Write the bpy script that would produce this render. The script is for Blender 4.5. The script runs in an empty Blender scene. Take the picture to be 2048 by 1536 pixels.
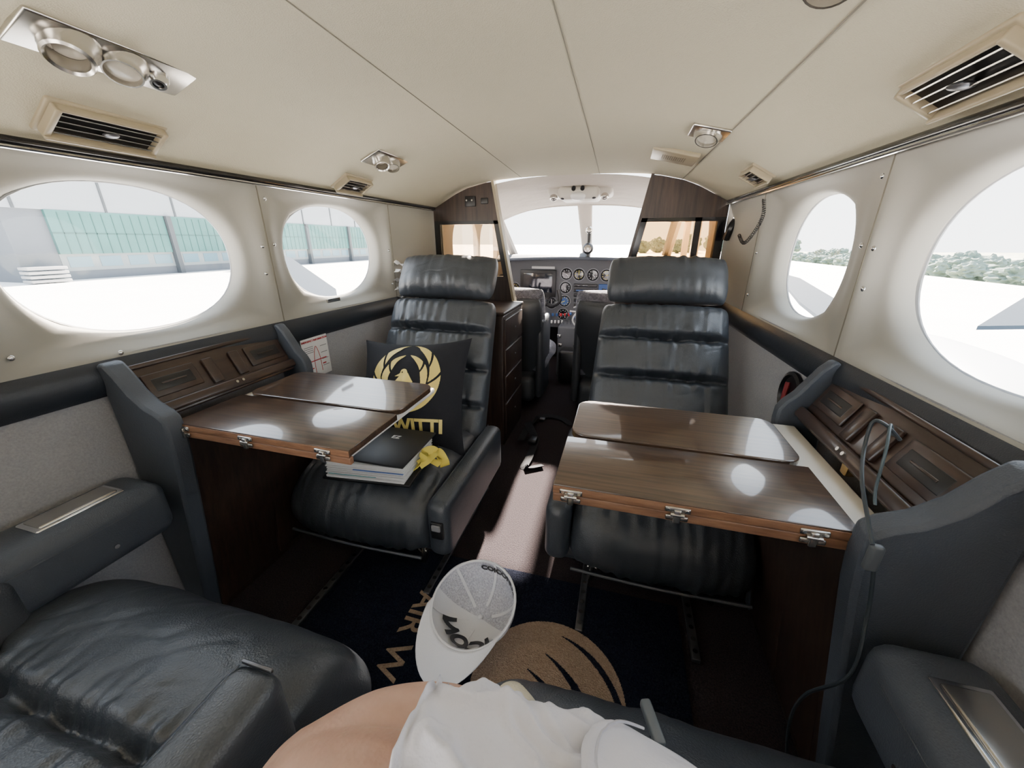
import bpy, bmesh, math, random
from mathutils import Vector, Matrix, noise
S=bpy.context.scene; COL=S.collection
random.seed(4)
PI=math.pi
# ---------------- camera model -------------
F=760.0; CAM=Vector((.255,0,.88))
psi=math.radians(15.57); pit=math.radians(20.42)
vF=Vector((-math.sin(psi)*math.cos(pit),math.cos(psi)*math.cos(pit),-math.sin(pit)))
vR=Vector((math.cos(psi),math.sin(psi),0)); vU=vR.cross(vF)
cd=bpy.data.cameras.new('camera'); cam=bpy.data.objects.new('camera',cd); COL.objects.link(cam)
cd.sensor_width=36; cd.lens=F/2048*36; cd.clip_start=.01; cd.clip_end=2000
Mc=Matrix((vR,vU,-vF)).transposed().to_4x4(); Mc.translation=CAM; cam.matrix_world=Mc
S.camera=cam
def at(u,v,X=None,Y=None,Z=None):
    d=vF*F+vR*(u-1024)+vU*(768-v)
    if X is not None: k=(X-CAM.x)/d.x
    elif Y is not None: k=(Y-CAM.y)/d.y
    else: k=(Z-CAM.z)/d.z
    return CAM+d*k
# ---------------- materials -------------
def pm(name,col,rough=.5,metal=0,bump=None,mix=None,spec=.5,emit=None,coat=0,sheen=0,scale3=None,crough=.12):
    m=bpy.data.materials.new(name); m.use_nodes=True; nt=m.node_tree; b=nt.nodes['Principled BSDF']
    c4=(*col,1)
    b.inputs['Base Color'].default_value=c4; b.inputs['Roughness'].default_value=rough; b.inputs['Metallic'].default_value=metal
    b.inputs['Specular IOR Level'].default_value=spec; b.inputs['Coat Weight'].default_value=coat; b.inputs['Sheen Weight'].default_value=sheen
    b.inputs['Coat Roughness'].default_value=crough
    if emit: b.inputs['Emission Color'].default_value=(*emit[0],1); b.inputs['Emission Strength'].default_value=emit[1]
    tc=nt.nodes.new('ShaderNodeTexCoord'); mp=nt.nodes.new('ShaderNodeMapping'); nt.links.new(tc.outputs['Object'],mp.inputs[0])
    if scale3: mp.inputs['Scale'].default_value=scale3
    if mix:   # (col2, scale, lo, hi)
        n=nt.nodes.new('ShaderNodeTexNoise'); n.inputs['Scale'].default_value=mix[1]; n.inputs['Detail'].default_value=6; n.inputs['Roughness'].default_value=.6
        nt.links.new(mp.outputs[0],n.inputs['Vector'])
        r=nt.nodes.new('ShaderNodeValToRGB'); r.color_ramp.elements[0].position=mix[2]; r.color_ramp.elements[1].position=mix[3]
        r.color_ramp.elements[0].color=c4; r.color_ramp.elements[1].color=(*mix[0],1)
        nt.links.new(n.outputs[0],r.inputs[0]); nt.links.new(r.outputs[0],b.inputs['Base Color'])
    prev=None
    for bp in (bump or []):  # (kind, scale, strength, dist)
        if bp[0]=='v': n=nt.nodes.new('ShaderNodeTexVoronoi'); o='Distance'
        else: n=nt.nodes.new('ShaderNodeTexNoise'); n.inputs['Detail'].default_value=4; o=0
        n.inputs['Scale'].default_value=bp[1]; nt.links.new(tc.outputs['Object'],n.inputs['Vector'])
        bn=nt.nodes.new('ShaderNodeBump'); bn.inputs['Strength'].default_value=bp[2]; bn.inputs['Distance'].default_value=bp[3]
        nt.links.new(n.outputs[o],bn.inputs['Height'])
        if prev: nt.links.new(prev.outputs[0],bn.inputs['Normal'])
        prev=bn
    if prev: nt.links.new(prev.outputs[0],b.inputs['Normal'])
    return m
def glass(name,tint,refl=.06):
    m=bpy.data.materials.new(name); m.use_nodes=True; nt=m.node_tree; nt.nodes.clear()
    o=nt.nodes.new('ShaderNodeOutputMaterial'); t=nt.nodes.new('ShaderNodeBsdfTransparent'); g=nt.nodes.new('ShaderNodeBsdfGlossy'); x=nt.nodes.new('ShaderNodeMixShader')
    t.inputs[0].default_value=(*tint,1); g.inputs['Roughness'].default_value=.03; x.inputs[0].default_value=refl
    nt.links.new(t.outputs[0],x.inputs[1]); nt.links.new(g.outputs[0],x.inputs[2]); nt.links.new(x.outputs[0],o.inputs[0]); return m
leather=pm('black_leather',(.040,.047,.058),.40,bump=[('v',420,.2,.002),('n',34,.16,.005)],spec=.7)
leather_g=pm('charcoal_leather',(.060,.071,.090),.5,bump=[('v',500,.2,.002),('n',20,.1,.004)])
ledgem=pm('ledge_leather',(.024,.029,.038),.38,bump=[('v',500,.15,.002),('n',14,.15,.005)],spec=.45)
fleece=pm('grey_fleece',(.15,.15,.19),.95,bump=[('n',160,1,.02),('n',45,.8,.02)],sheen=.4,mix=((.38,.38,.46),60,.35,.7))
wood=pm('dark_wood',(.020,.011,.008),.28,bump=None,mix=((.115,.066,.038),5,.3,.78),scale3=(1,26,26),coat=1,crough=.055)
wood_t=pm('tray_wood',(.020,.010,.008),.32,mix=((.052,.028,.019),6,.3,.75),scale3=(8,1,8),coat=.4)
woodv=pm('dark_wood_upright',(.020,.012,.009),.4,mix=((.060,.035,.025),6,.35,.75),scale3=(14,14,1),coat=.15)
wood_edge=pm('brown_wood_edge',(.15,.072,.04),.4,mix=((.30,.16,.09),20,.3,.7),scale3=(1,8,8))
cream=pm('cream_plastic',(.345,.335,.30),.75,bump=[('n',200,.05,.001)],spec=.25)
headl=pm('cream_headliner',(.48,.445,.335),.8,bump=[('v',420,.25,.002),('n',5,.1,.02)],spec=.3)
seamm=pm('headliner_seam',(.18,.165,.13),.8)
fabric=pm('grey_woven_fabric',(.29,.295,.31),.9,bump=[('v',300,.3,.002)],mix=((.37,.37,.39),260,.3,.7))
carpet=pm('dark_carpet',(.020,.017,.022),1,bump=[('n',260,.5,.006)],mix=((.062,.050,.050),300,.3,.8),spec=.05)
rugm=pm('navy_rug',(.008,.010,.022),1,bump=[('n',300,1,.008)],mix=((.023,.028,.046),300,.4,.7),spec=.1)
tan=pm('tan_pile',(.32,.22,.15),.95,bump=[('n',300,1,.006)],mix=((.48,.35,.25),260,.35,.7))
tan2=pm('tan_letters',(.30,.205,.14),.95,bump=[('n',300,1,.006)],mix=((.44,.33,.235),260,.35,.7))
chrome=pm('chrome',(.75,.75,.75),.14,1)
alu=pm('brushed_aluminium',(.56,.54,.50),.27,1,bump=[('n',60,.05,.002)])
trackm=pm('track_metal',(.16,.16,.17),.4,.9)
black=pm('black_plastic',(.01,.01,.011),.35)
blackg=pm('gloss_black',(.008,.008,.01),.12,coat=.5)
beige=pm('beige_plastic',(.32,.27,.18),.42)
white=pm('white_laminate',(.82,.80,.76),.35)
paper=pm('white_paper',(.8,.8,.8),.8)
gold=pm('gold_print',(.80,.64,.20),.45,.1)
textile=pm('black_cotton',(.007,.008,.013),.85,bump=[('v',600,.4,.001),('n',12,.4,.01)])
wcloth=pm('white_cotton',(.60,.60,.66),.85,bump=[('n',26,.4,.010),('v',500,.15,.001)])
skin=pm('skin',(.54,.34,.255),.5,bump=[('n',60,.25,.004),('v',220,.15,.001)],mix=((.42,.235,.165),12,.35,.8))
skin.node_tree.nodes['Principled BSDF'].inputs['Subsurface Weight'].default_value=.08
skin.node_tree.nodes['Principled BSDF'].inputs['Subsurface Scale'].default_value=.008
sock=pm('cream_sock',(.6,.55,.42),.9,bump=[('v',300,.4,.002)])
red=pm('red_paint',(.5,.02,.03),.4); dred=pm('dull_red',(.22,.012,.018),.5); yellow=pm('yellow_fabric',(.8,.66,.12),.7)
pgrey=pm('panel_grey',(.09,.095,.105),.6); scr=pm('dark_screen',(.01,.012,.02),.08,coat=1)
bluel=pm('blue_display',(.03,.07,.2),.3,emit=((.1,.3,.8),.08)); whitem=pm('white_mark',(.8,.8,.8),.5)
sealm=pm('seal_grey',(.22,.23,.24),.4); bezelm=pm('bezel',(.24,.25,.27),.5)
G_clear=glass('clear_window',(.96,.98,.98),.04); G_amber={-1:glass('beige_pane',(.84,.72,.57),.08),1:glass('amber_pane',(.93,.71,.45),.07)}
# --------------- mesh builder ----------------
class MB:
    def __init__(s): s.v=[];s.f=[]
    def add(s,vs,fs,M=None):
        n=len(s.v)
        s.v+=[(M@Vector(v)) if M else Vector(v) for v in vs]; s.f+=[[i+n for i in f] for f in fs]; return s
    def box(s,a,b,M=None):
        x0,y0,z0=a;x1,y1,z1=b
        return s.add([(x0,y0,z0),(x1,y0,z0),(x1,y1,z0),(x0,y1,z0),(x0,y0,z1),(x1,y0,z1),(x1,y1,z1),(x0,y1,z1)],
              [(3,2,1,0),(4,5,6,7),(0,1,5,4),(1,2,6,5),(2,3,7,6),(3,0,4,7)],M)
    def rbox(s,a,b,r=.01,seg=3,M=None):
        bm=bmesh.new(); bmesh.ops.create_cube(bm,size=1)
        a=Vector(a);b=Vector(b);c=(a+b)/2;d=b-a
        for v in bm.verts: v.co=Vector((v.co.x*abs(d.x)+c.x,v.co.y*abs(d.y)+c.y,v.co.z*abs(d.z)+c.z))
        r=min(r,min(abs(d.x),abs(d.y),abs(d.z))*.49)
        bmesh.ops.bevel(bm,geom=bm.edges[:],offset=r,segments=seg,profile=.5,affect='EDGES')
        bm.verts.index_update()
        s.add([v.co.copy() for v in bm.verts],[[v.index for v in f.verts] for f in bm.faces],M); bm.free(); return s
    def grid(s,fn,nu,nv,cu=False,cv=False,M=None):
        vs=[fn(i/(nu if cu else nu-1),j/(nv if cv else nv-1)) for i in range(nu) for j in range(nv)]
        fs=[]
        for i in range(nu if cu else nu-1):
            for j in range(nv if cv else nv-1):
                a=i*nv+j;b=((i+1)%nu)*nv+j;c=((i+1)%nu)*nv+(j+1)%nv;d=i*nv+(j+1)%nv
                fs.append((a,b,c,d))
        return s.add(vs,fs,M)
    def lathe(s,prof,M=None,n=24):
        vs=[];fs=[];k=len(prof)
        for i in range(n):
            t=2*PI*i/n
            for r,h in prof: vs.append((r*math.cos(t),r*math.sin(t),h))
        for i in range(n):
            for j in range(k-1):
                fs.append((i*k+j,((i+1)%n)*k+j,((i+1)%n)*k+j+1,i*k+j+1))
        return s.add(vs,fs,M)
    def cyl(s,p,q,r,r2=None,n=14):
        p=Vector(p);q=Vector(q);d=q-p;L=d.length
        M=Matrix.Translation(p)@d.to_track_quat('Z','Y').to_matrix().to_4x4()
        r2=r if r2 is None else r2
        return s.lathe([(0.0001,0),(r,0),(r2,L),(0.0001,L)],M,n)
    def tube(s,pts,r,n=8,closed=False,sub=0,disp=None):
        P=[Vector(p) for p in pts]
        if sub: P=spline(P,sub)
        k=len(P);vs=[];fs=[];N=None
        for i in range(k):
            if closed: t=P[(i+1)%k]-P[i-1]
            else: t=P[min(i+1,k-1)]-P[max(i-1,0)]
            t.normalize()
            if N is None: N=t.orthogonal().normalized()
            N=(N-t*N.dot(t)).normalized(); B=t.cross(N)
            if isinstance(r,(list,tuple)):
                f=i*(len(r)-1)/(k-1); j0=min(int(f),len(r)-2); rr=r[j0]+(r[j0+1]-r[j0])*(f-j0)
            else: rr=r
            for j in range(n):
                a=2*PI*j/n; dr=disp(i/(k-1),a) if disp else 0
                vs.append(P[i]+(N*math.cos(a)+B*math.sin(a))*(rr+dr))
        for i in range(k if closed else k-1):
            for j in range(n):
                fs.append((i*n+j,i*n+(j+1)%n,((i+1)%k)*n+(j+1)%n,((i+1)%k)*n+j))
        if not closed: fs.append(list(range(n))[::-1]); fs.append([(k-1)*n+j for j in range(n)])
        return s.add(vs,fs)
    def prism(s,poly,h,M=None):
        k=len(poly)
        vs=[(p[0],p[1],0) for p in poly]+[(p[0],p[1],h) for p in poly]
        fs=[list(range(k))[::-1],list(range(k,2*k))]+[(i,(i+1)%k,k+(i+1)%k,k+i) for i in range(k)]
        return s.add(vs,fs,M)
    def ball(s,c,r,sc=(1,1,1),n=14):
        prof=[(max(.0001,r*math.sin(PI*i/n)),-r*math.cos(PI*i/n)) for i in range(n+1)]
        return s.lathe(prof,Matrix.Translation(c)@Matrix.Diagonal((*sc,1)),n*2)
    def ribbon(s,pts,w,side=(1,0,0),th=.0015,sub=6):
        P=spline([Vector(p) for p in pts],sub); vs=[];fs=[];side=Vector(side)
        for i,p in enumerate(P):
            t=(P[min(i+1,len(P)-1)]-P[max(i-1,0)]).normalized()
            sd=(side-t*side.dot(t)).normalized(); n=t.cross(sd)*th
            vs+=[p-sd*w/2-n,p+sd*w/2-n,p+sd*w/2+n,p-sd*w/2+n]
        for i in range(len(P)-1):
            for j in range(4): fs.append((i*4+j,i*4+(j+1)%4,i*4+4+(j+1)%4,i*4+4+j))
        return s.add(vs,fs)
    def build(s,name,mat,parent=None,smooth=True,bevel=0,ang=38):
        me=bpy.data.meshes.new(name); me.from_pydata([tuple(v) for v in s.v],[],s.f)
        bm=bmesh.new(); bm.from_mesh(me); bmesh.ops.recalc_face_normals(bm,faces=bm.faces[:]); bm.to_mesh(me); bm.free()
        me.materials.append(mat)
        if smooth:
            me.polygons.foreach_set('use_smooth',[True]*len(me.polygons)); me.set_sharp_from_angle(angle=math.radians(ang))
        o=bpy.data.objects.new(name,me); COL.objects.link(o)
        if parent:
            o.parent=parent
            if parent.type=='EMPTY': o.matrix_parent_inverse=Matrix.Translation(-parent.location)
        if bevel:
            b=o.modifiers.new('bevel','BEVEL'); b.width=bevel; b.segments=2; b.limit_method='ANGLE'
        return o
def spline(P,sub):
    out=[];k=len(P)
    for i in range(k-1):
        a=P[max(i-1,0)];b=P[i];c=P[i+1];d=P[min(i+2,k-1)]
        for j in range(sub):
            t=j/sub
            out.append(.5*((2*b)+(c-a)*t+(2*a-5*b+4*c-d)*t*t+(3*b-a-3*c+d)*t*t*t))
    out.append(P[-1]); return out
def tag(o,label=None,cat=None,group=None,kind=None):
    if label:o['label']=label
    if cat:o['category']=cat
    if group:o['group']=group
    if kind:o['kind']=kind
    return o
def thing(name,loc,label,cat,group=None):
    o=bpy.data.objects.new(name,None); COL.objects.link(o); o.location=loc; o.empty_display_size=.05
    return tag(o,label,cat,group)
def solo(name,mb,mat,label,cat,group=None,**k):
    lo=Vector([min(v[i] for v in mb.v) for i in range(3)]);hi=Vector([max(v[i] for v in mb.v) for i in range(3)])
    c=Vector(((lo.x+hi.x)/2,(lo.y+hi.y)/2,lo.z)); mb.v=[v-c for v in mb.v]
    o=mb.build(name,mat,**k); o.location=c; return tag(o,label,cat,group)
def struct(name,mb,mat,**k): return tag(mb.build(name,mat,**k),kind='structure')
def txt(body,size,M,mat,parent,name='lettering',lift=None,ex=.0004,bold=0,wrap=None):
    cu=bpy.data.curves.new('t','FONT'); cu.body=body; cu.size=size; cu.align_x='CENTER'; cu.align_y='CENTER'; cu.extrude=ex; cu.offset=bold
    ob=bpy.data.objects.new('t',cu); COL.objects.link(ob)
    dg=bpy.context.evaluated_depsgraph_get(); me=bpy.data.meshes.new_from_object(ob.evaluated_get(dg))
    bpy.data.objects.remove(ob)
    if wrap:
        bm=bmesh.new(); bm.from_mesh(me); bmesh.ops.triangulate(bm,faces=bm.faces[:])
        bmesh.ops.subdivide_edges(bm,edges=[e for e in bm.edges if e.calc_length()>size*.12],cuts=3,use_grid_fill=True); bmesh.ops.triangulate(bm,faces=bm.faces[:]); bm.to_mesh(me); bm.free()
    for v in me.vertices:
        c=v.co.copy()
        if wrap: v.co=M@wrap(c); continue
        if lift: c.z+=lift(c)
        v.co=M@c
    me.materials.clear(); me.materials.append(mat)
    o=bpy.data.objects.new(name,me); COL.objects.link(o); o.parent=parent
    if parent and parent.type=='EMPTY': o.matrix_parent_inverse=Matrix.Translation(-parent.location)
    return o
def frame(o,ex,ey,ez=None):
    ex=Vector(ex).normalized(); ey=Vector(ey); ey=(ey-ex*ey.dot(ex)).normalized(); ez=ex.cross(ey)
    M=Matrix((ex,ey,ez)).transposed().to_4x4(); M.translation=Vector(o); return M
# --------------- cabin shell ----------------
def w(Y): return .70-.046*(Y-.5)
PR=[(0,1.182),(.15,1.181),(.25,1.178),(.33,1.172),(.4,1.163),(.5,1.138),(.56,1.112),(.61,1.083),(.66,1.052),(.70,1.03)]
def ceil_z(x,Y):
    a=abs(x)*.70/w(Y); z=PR[-1][1]
    for (x0,z0),(x1,z1) in zip(PR,PR[1:]):
        if a<=x1: z=z0+(z1-z0)*(a-x0)/(x1-x0); break
    return 1.03+(z-1.03)*(1-.15*(Y-.4))
YB=1.82; YR=-.95
def cf(x,Y):
    e=.004; s=(ceil_z(x+e,Y)-ceil_z(x-e,Y))/(2*e)
    p=Vector((x,Y,ceil_z(x,Y))); up=Vector((1,0,s)).normalized()
    if x>0: up=-up
    M=frame(p,(0,1,0),up)
    if M.col[2].z>0: M=frame(p,(0,-1,0),up)
    return M      # local x along cabin, y toward centre, z inward
XS=[]
for (x0,_),(x1,_) in zip(PR,PR[1:]):
    XS+=[x0+(x1-x0)*t/3 for t in range(3)]
XS.append(.70); XS=[-x for x in XS[::-1]]+XS[1:]
m=MB(); YS=[YR+(YB-YR)*i/30 for i in range(31)]
m.grid(lambda a,b:(XS[round(a*(len(XS)-1))]*w(YS[round(b*30)])/.70,YS[round(b*30)],ceil_z(XS[round(a*(len(XS)-1))]*w(YS[round(b*30)])/.70,YS[round(b*30)])),len(XS),31)
struct('ceiling',m,headl)
for i,x in enumerate((-.21,.125,.495)):
    xx=lambda t,y:(x+.01*math.sin(t*3)) if i<2 else .5*w(y)/.70-.006
    m=MB(); m.tube([(xx(t,y),y,ceil_z(xx(t,y),y)-(.0002 if i<2 else .0006)) for t,y in [(q/30,YR+(YB-YR)*q/30) for q in range(31)]],.0010 if i<2 else .0015,6); struct('trim_%d'%(i+1),m,seamm)
# side walls: window panels
WINS={-1:[-.495,.06,.615,1.190],1:[-.495,.06,.640,1.195]}; BND=[-.95,-.217,.335,.885,1.45]
HWS={-1:[.212]*4,1:[.212,.212,.212,.172]}
HH=.147;ZCS={-1:.846,1:.842};ZL,ZH=.66,1.03
def wall_panel(mb,sg,yc,y0,y1,HW):
    ZC=ZCS[sg]
    n=96;rings=[0,.10,.2,.31,.43,.55,.67,.78,.87,.93,.97,1.0]
    offs=[0,.001,.004,.010,.017,.024,.029,.033,.038,.046,.056,.070]
    def fn(a,b):
        t=2*PI*a; c,s=math.cos(t),math.sin(t)
        e=2/2.25; ex=HW*math.copysign(abs(c)**e,c); ez=HH*math.copysign(abs(s)**e,s)
        dx=(y1-yc) if c>0 else (yc-y0); dz=(ZH-ZC) if s>0 else (ZC-ZL)
        k=max(abs(c)/1,abs(s)/1); rx=dx*max(-1,min(1,c/k)); rz=dz*max(-1,min(1,s/k))
        r=rings[round(b*11)]; o=offs[round(b*11)]
        Y=yc+rx*(1-r)+ex*r; Z=ZC+rz*(1-r)+ez*r
        return (sg*(w(Y)+o),Y,Z)
    mb.grid(fn,n,12,cu=True)
for sg,nm in ((-1,'left'),(1,'right')):
    m=MB()
    for yc,y0,y1,hw_ in zip(WINS[sg],BND,BND[1:],HWS[sg]): wall_panel(m,sg,yc,y0,y1,hw_)
    m.grid(lambda a,b:(sg*(w(1.45+.37*a)),1.45+.37*a,ZL+(ZH-ZL)*b),4,4)
    wl=struct('wall_'+nm,m,cream,ang=60)
    lw=MB(); lw.grid(lambda a,b:(sg*(w(YR+(YB-YR)*a)+.004),YR+(YB-YR)*a,-.02+.69*b),20,4); lw.build('fabric_panel',fabric,wl)
    lb=MB()
    lb.grid(lambda a,b:(sg*(w(YR+(YB-YR)*a)-.014*math.sin(PI*b)**.6),YR+(YB-YR)*a,.595+.07*b),20,9); lb.build('padded_ledge',ledgem,wl)
    for y in (.335,.885,1.45):
        sm=MB(); sm.box((-.001,-.0012,.665),(.0015,.0012,1.028),Matrix.Translation((sg*w(y),y,0))); sm.build('seam',seamm,wl)
    for (y,z) in ((.868,.87),(.905,.875),(.862,.80),(.352,.9),(1.43,.85),(.905,.99),(.36,.70),(1.43,.72),(.50,.672)):
        sc=MB(); sc.ball((sg*(w(y)+.001),y,z),.005,(.6,1,1),8); sc.build('screw',chrome,wl)
for i,(sg,k) in enumerate([(s,y) for s in (-1,1) for y in range(4)]):
    yc=WINS[sg][k]; HW=HWS[sg][k]; ZC=ZCS[sg]
    m=MB(); e=2/2.25
    ring=[(sg*(w(yc)+.066),yc+1.02*HW*math.copysign(abs(math.cos(t))**e,math.cos(t)),ZC+1.02*HH*math.copysign(abs(math.sin(t))**e,math.sin(t))) for t in [2*PI*q/48 for q in range(48)]]
    m.add(ring,[list(range(48))]); g=struct('window_%d'%(i+1),m,G_clear,smooth=False)
    m=MB(); m.tube(ring,.004,8,True); m.build('window_seal',sealm,g)
for k,sg in enumerate((-1,1)):
    ys=[YR+(YB-YR)*i/20 for i in range(21)]
    m=MB(); m.tube([(sg*(w(y)-.006),y,1.030) for y in ys],.0105,10); t_=struct('trim_%d'%(4+k),m,blackg)
    m=MB(); m.tube([(sg*(w(y)-.014),y,1.021) for y in ys],.0035,8); m.build('chrome_strip',chrome,t_)
m=MB(); m.box((-.72,YR,-.04),(.72,3.05,0)); struct('floor',m,carpet,smooth=False)
m=MB(); m.box((-.66,3.0,-.04),(.66,3.05,.76)); struct('wall_firewall',m,black,smooth=False)
m=MB(); m.box((-.78,YR-.04,-.04),(-.40,YR,1.2)); m.box((.40,YR-.04,-.04),(.78,YR,1.2)); m.box((-.40,YR-.04,1.02),(.40,YR,1.2)); struct('wall_back_unseen',m,cream,smooth=False)  # unseen rear wall, added to cut flat light from behind; opening admits some
# ---------------- bulkhead partitions ----------
def xe(z): return .22 if z<.5 else .236+(z-.58)*(.342-.236)/(1.15-.58)
XZ=lambda sg,Y:Matrix(((sg,0,0,0),(0,0,1,Y),(0,1,0,0),(0,0,0,1)))
for sg,sd in ((-1,'left'),(1,'right')):
    wb=w(YB)-.004; M=XZ(sg,YB-.015)
    t=thing('partition',(sg*.44,YB,0),{-1:'dark wood bulkhead partition with tinted pane behind the seat holding the cushion',1:'dark wood bulkhead partition with tinted pane behind the seat beside the telephone cord'}[sg],'partition','cockpit partitions')
    xs=[xe(1.14)+(wb-xe(1.14))*i/10 for i in range(11)]
    p=[(x,ceil_z(x,YB)-.003) for x in xs]+[(wb,.975),(xe(.975),.975)]
    MB().prism(p,.03,M).build('header',woodv,t,smooth=False)
    mid=MB(); mid.prism([(wb,.727),(wb,.975),(wb-.03,.975),(wb-.03,.727)],.03,M); mid.prism([(wb-.03,.96),(wb-.03,.975),(xe(.97),.975),(xe(.96),.96)],.03,M)
    mid.prism([(xe(.975)+.028,.975),(xe(.975),.975),(xe(.727),.727),(xe(.727)+.028,.727)],.03,M)
    if sg>0: mid.prism([(.52,.727),(.52,.975),(.545,.975),(.545,.727)],.03,M)
    mid.build('pane_frame',blackg if sg>0 else black,t,smooth=False)
    MB().prism([(xe(.727)+.025,.727),(wb-.02,.727),(wb-.02,.97),(xe(.97)+.025,.97)],.004,XZ(sg,YB)).build('pane',G_amber[sg],t,smooth=False)
    MB().prism([(wb,0),(wb,.727),(xe(.727),.727),(xe(.58),.58),(.22,.45),(.22,0)],.03,M).build('lower_panel',woodv,t,smooth=False)
    ed=MB(); ed.prism([(xe(1.15)-.008,1.15),(xe(1.15)+.004,1.15),(xe(.5)+.004,.5),(xe(.5)-.008,.5)],.04,XZ(sg,YB-.022)); ed.build('edge_strip',beige if sg<0 else woodv,t,smooth=False)
    if sg<0:
        q=MB(); q.rbox((-.47,YB-.024,1.035),(-.42,YB-.013,1.078),.003); sp=q.build('switch_plate',black,t)
        for xx in (-.458,-.432): MB().cyl((xx,YB-.034,1.06),(xx,YB-.022,1.06),.004).build('toggle',chrome,sp)
        q=MB(); q.rbox((-.395,YB-.02,1.045),(-.36,YB-.013,1.07),.003); q.build('vent_slot',black,t)
# ---------------- cockpit -----------------
ctan=pm('cockpit_tan',(.62,.53,.43),.7); chead=pm('cockpit_headliner',(.50,.45,.39),.8,bump=[('n',9,.5,.02)])
m=MB()
def roof(a,b):
    Y=YB+(2.55-YB)*b; x=-1+2*a; hw=.62-.08*b; zc=1.15-.055*b; zs=1.03-.03*b
    sag=.012*math.sin(b*PI*3)*(1-x*x)
    return (x*hw,Y,zs+(zc-zs)*(1-abs(x)**2.6)-sag*.3)
m.grid(roof,31,14)
struct('ceiling_cockpit',m,chead)
for sg,nm in ((-1,'far_left'),(1,'far_right')):
    m=MB(); m.grid(lambda a,b:(sg*(.63-.03*a),YB+1.2*a,-.02+.78*b),10,4)
    for (y0,y1) in ((YB,1.93),(2.30,2.34),(2.68,2.74)):
        m.box((sg*.60,y0,.74),(sg*.63,y1,1.06))
    m.box((sg*.58,YB,1.0),(sg*.63,2.7,1.06))
    struct('wall_'+nm,m,ctan,smooth=False)
    for k,(y0,y1) in enumerate(((1.93,2.30),(2.34,2.68))):
        m=MB(); m.add([(sg*.62,y0,.75),(sg*.62,y1,.75),(sg*.61,y1,1.0),(sg*.61,y0,1.0)],[(0,1,2,3)])
        struct('window_%d'%(9+k+(2 if sg>0 else 0)),m,G_clear,smooth=False)
        m=MB()
        for cy,dy in ((y0,1),(y1,-1)):
            pts=[(cy,1.0)]+[(cy+dy*(.11-.11*math.sin(a)),1.0-(.13-.13*math.cos(a))) for a in [PI/2*i/8 for i in range(9)]]
            m.prism(pts,.01,Matrix(((0,0,sg,sg*.60),(1,0,0,0),(0,1,0,0),(0,0,0,1))))
        struct('trim_%d'%(6+k+(2 if sg>0 else 0)),m,ctan,smooth=False)
def wsf(x,t):   # windshield surface
    Y=2.55+.42*t-.25*abs(x)**2.2*.9; a=abs(x)/.54
    z0=1.02+(1.098-1.02)*(1-min(1,a)**2.6); return Vector((x,Y,z0+(.775-z0)*t))
for k,(x0,x1) in enumerate(((-.54,-.045),(.045,.54))):
    m=MB(); m.grid(lambda a,b:wsf(x0+(x1-x0)*a,b),14,8); struct('window_%d'%(13+k),m,G_clear)
m=MB(); m.grid(lambda a,b:wsf(0,b)+Vector((.045*math.sin(2*PI*a)*(1-.3*b),-.02*math.cos(2*PI*a),0)),16,10,cu=True)
m.tube([wsf(-.54+1.08*i/30,0) for i in range(31)],.010,8)
for sg in (-1,1): m.tube([wsf(sg*.53,t/6) for t in range(7)],.03,8)
struct('trim_10',m,chead)
# overhead console
c0=at(1160,388,Y=2.12)
t=thing('overhead_console',c0,'cream overhead light console on the cockpit ceiling above the centre post','console')
ocm=pm('console_cream',(.56,.53,.47),.45)
q=MB(); q.rbox((c0.x-.16,2.08,c0.z-.010),(c0.x+.16,2.26,c0.z+.04),.02,4); q.rbox((c0.x-.10,2.03,c0.z-.030),(c0.x+.10,2.24,c0.z+.03),.024,4); q.build('housing',ocm,t)
q=MB(); q.ball((c0.x,2.055,c0.z-.014),.038,(1.2,1,.55)); q.build('dome_lamp',pm('lamp_glass',(.85,.84,.8),.2),t)
for dx in (-.12,-.075,.075,.125):
    q=MB(); q.ball((c0.x+dx,2.05,c0.z-.020),.014 if abs(dx)<.1 else .020,(1,1,.8),8); q.build('knob',alu if abs(dx)>.1 else black,t)
for dx in (-.03,.03):
    q=MB(); q.cyl((c0.x+dx*.7,2.03,c0.z+.018),(c0.x+dx*.7,2.02,c0.z+.012),.010); q.build('air_nozzle',black,t)
# compass on post
c1=at(1176,497,Y=2.62)
t=thing('compass',c1,'black magnetic compass mounted low on the windshield centre post','compass')
q=MB(); q.ball(c1,.034,(1,1,1.05)); q.cyl(c1+Vector((0,.02,-.05)),c1+Vector((0,.03,.10)),.012); q.build('housing',black,t)
q=MB(); q.lathe([(.018,0),(.022,.004),(.022,.008),(.017,.010),(.0001,.010)],frame(c1+Vector((0,-.030,0)),(1,0,0),(0,0,1))); q.build('dial',alu,t)
q=MB(); q.ball(c1+Vector((0,0,.11)),.022,(1,.7,1),8); q.build('knob',alu,t)
# instrument panel
YP=2.74
t=thing('instrument_panel',(0,YP,.29),'grey cockpit instrument panel full of round gauges between the pilot seats','instrument panel')
top=[(-.57,.70)]+[(x,.765+.018*(1-(x/.57)**2)) for x in [-.5+.1*i for i in range(11)]]+[(.57,.70)]
MB().prism(top+[(.57,.30),(-.57,.30)],.05,Matrix(((1,0,0,0),(0,0,1,YP),(0,1,0,0),(0,0,0,1)))).build('panel_face',pgrey,t,smooth=False)
q=MB(); q.grid(lambda a,b:(-.6+1.2*a,2.64+.36*b,.795+.018*(1-(2*a-1)**2)-.03*(1-min(1,b*5))**2),30,10); q.grid(lambda a,b:(-.6+1.2*a,2.64+.1*b,.765+.018*(1-(2*a-1)**2)),30,3)
q.tube([(-.6+1.2*i/30,2.64,.766+.018*(1-(i/15-1)**2)) for i in range(31)],.012,8); q.build('glareshield',leather_g,t)
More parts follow.
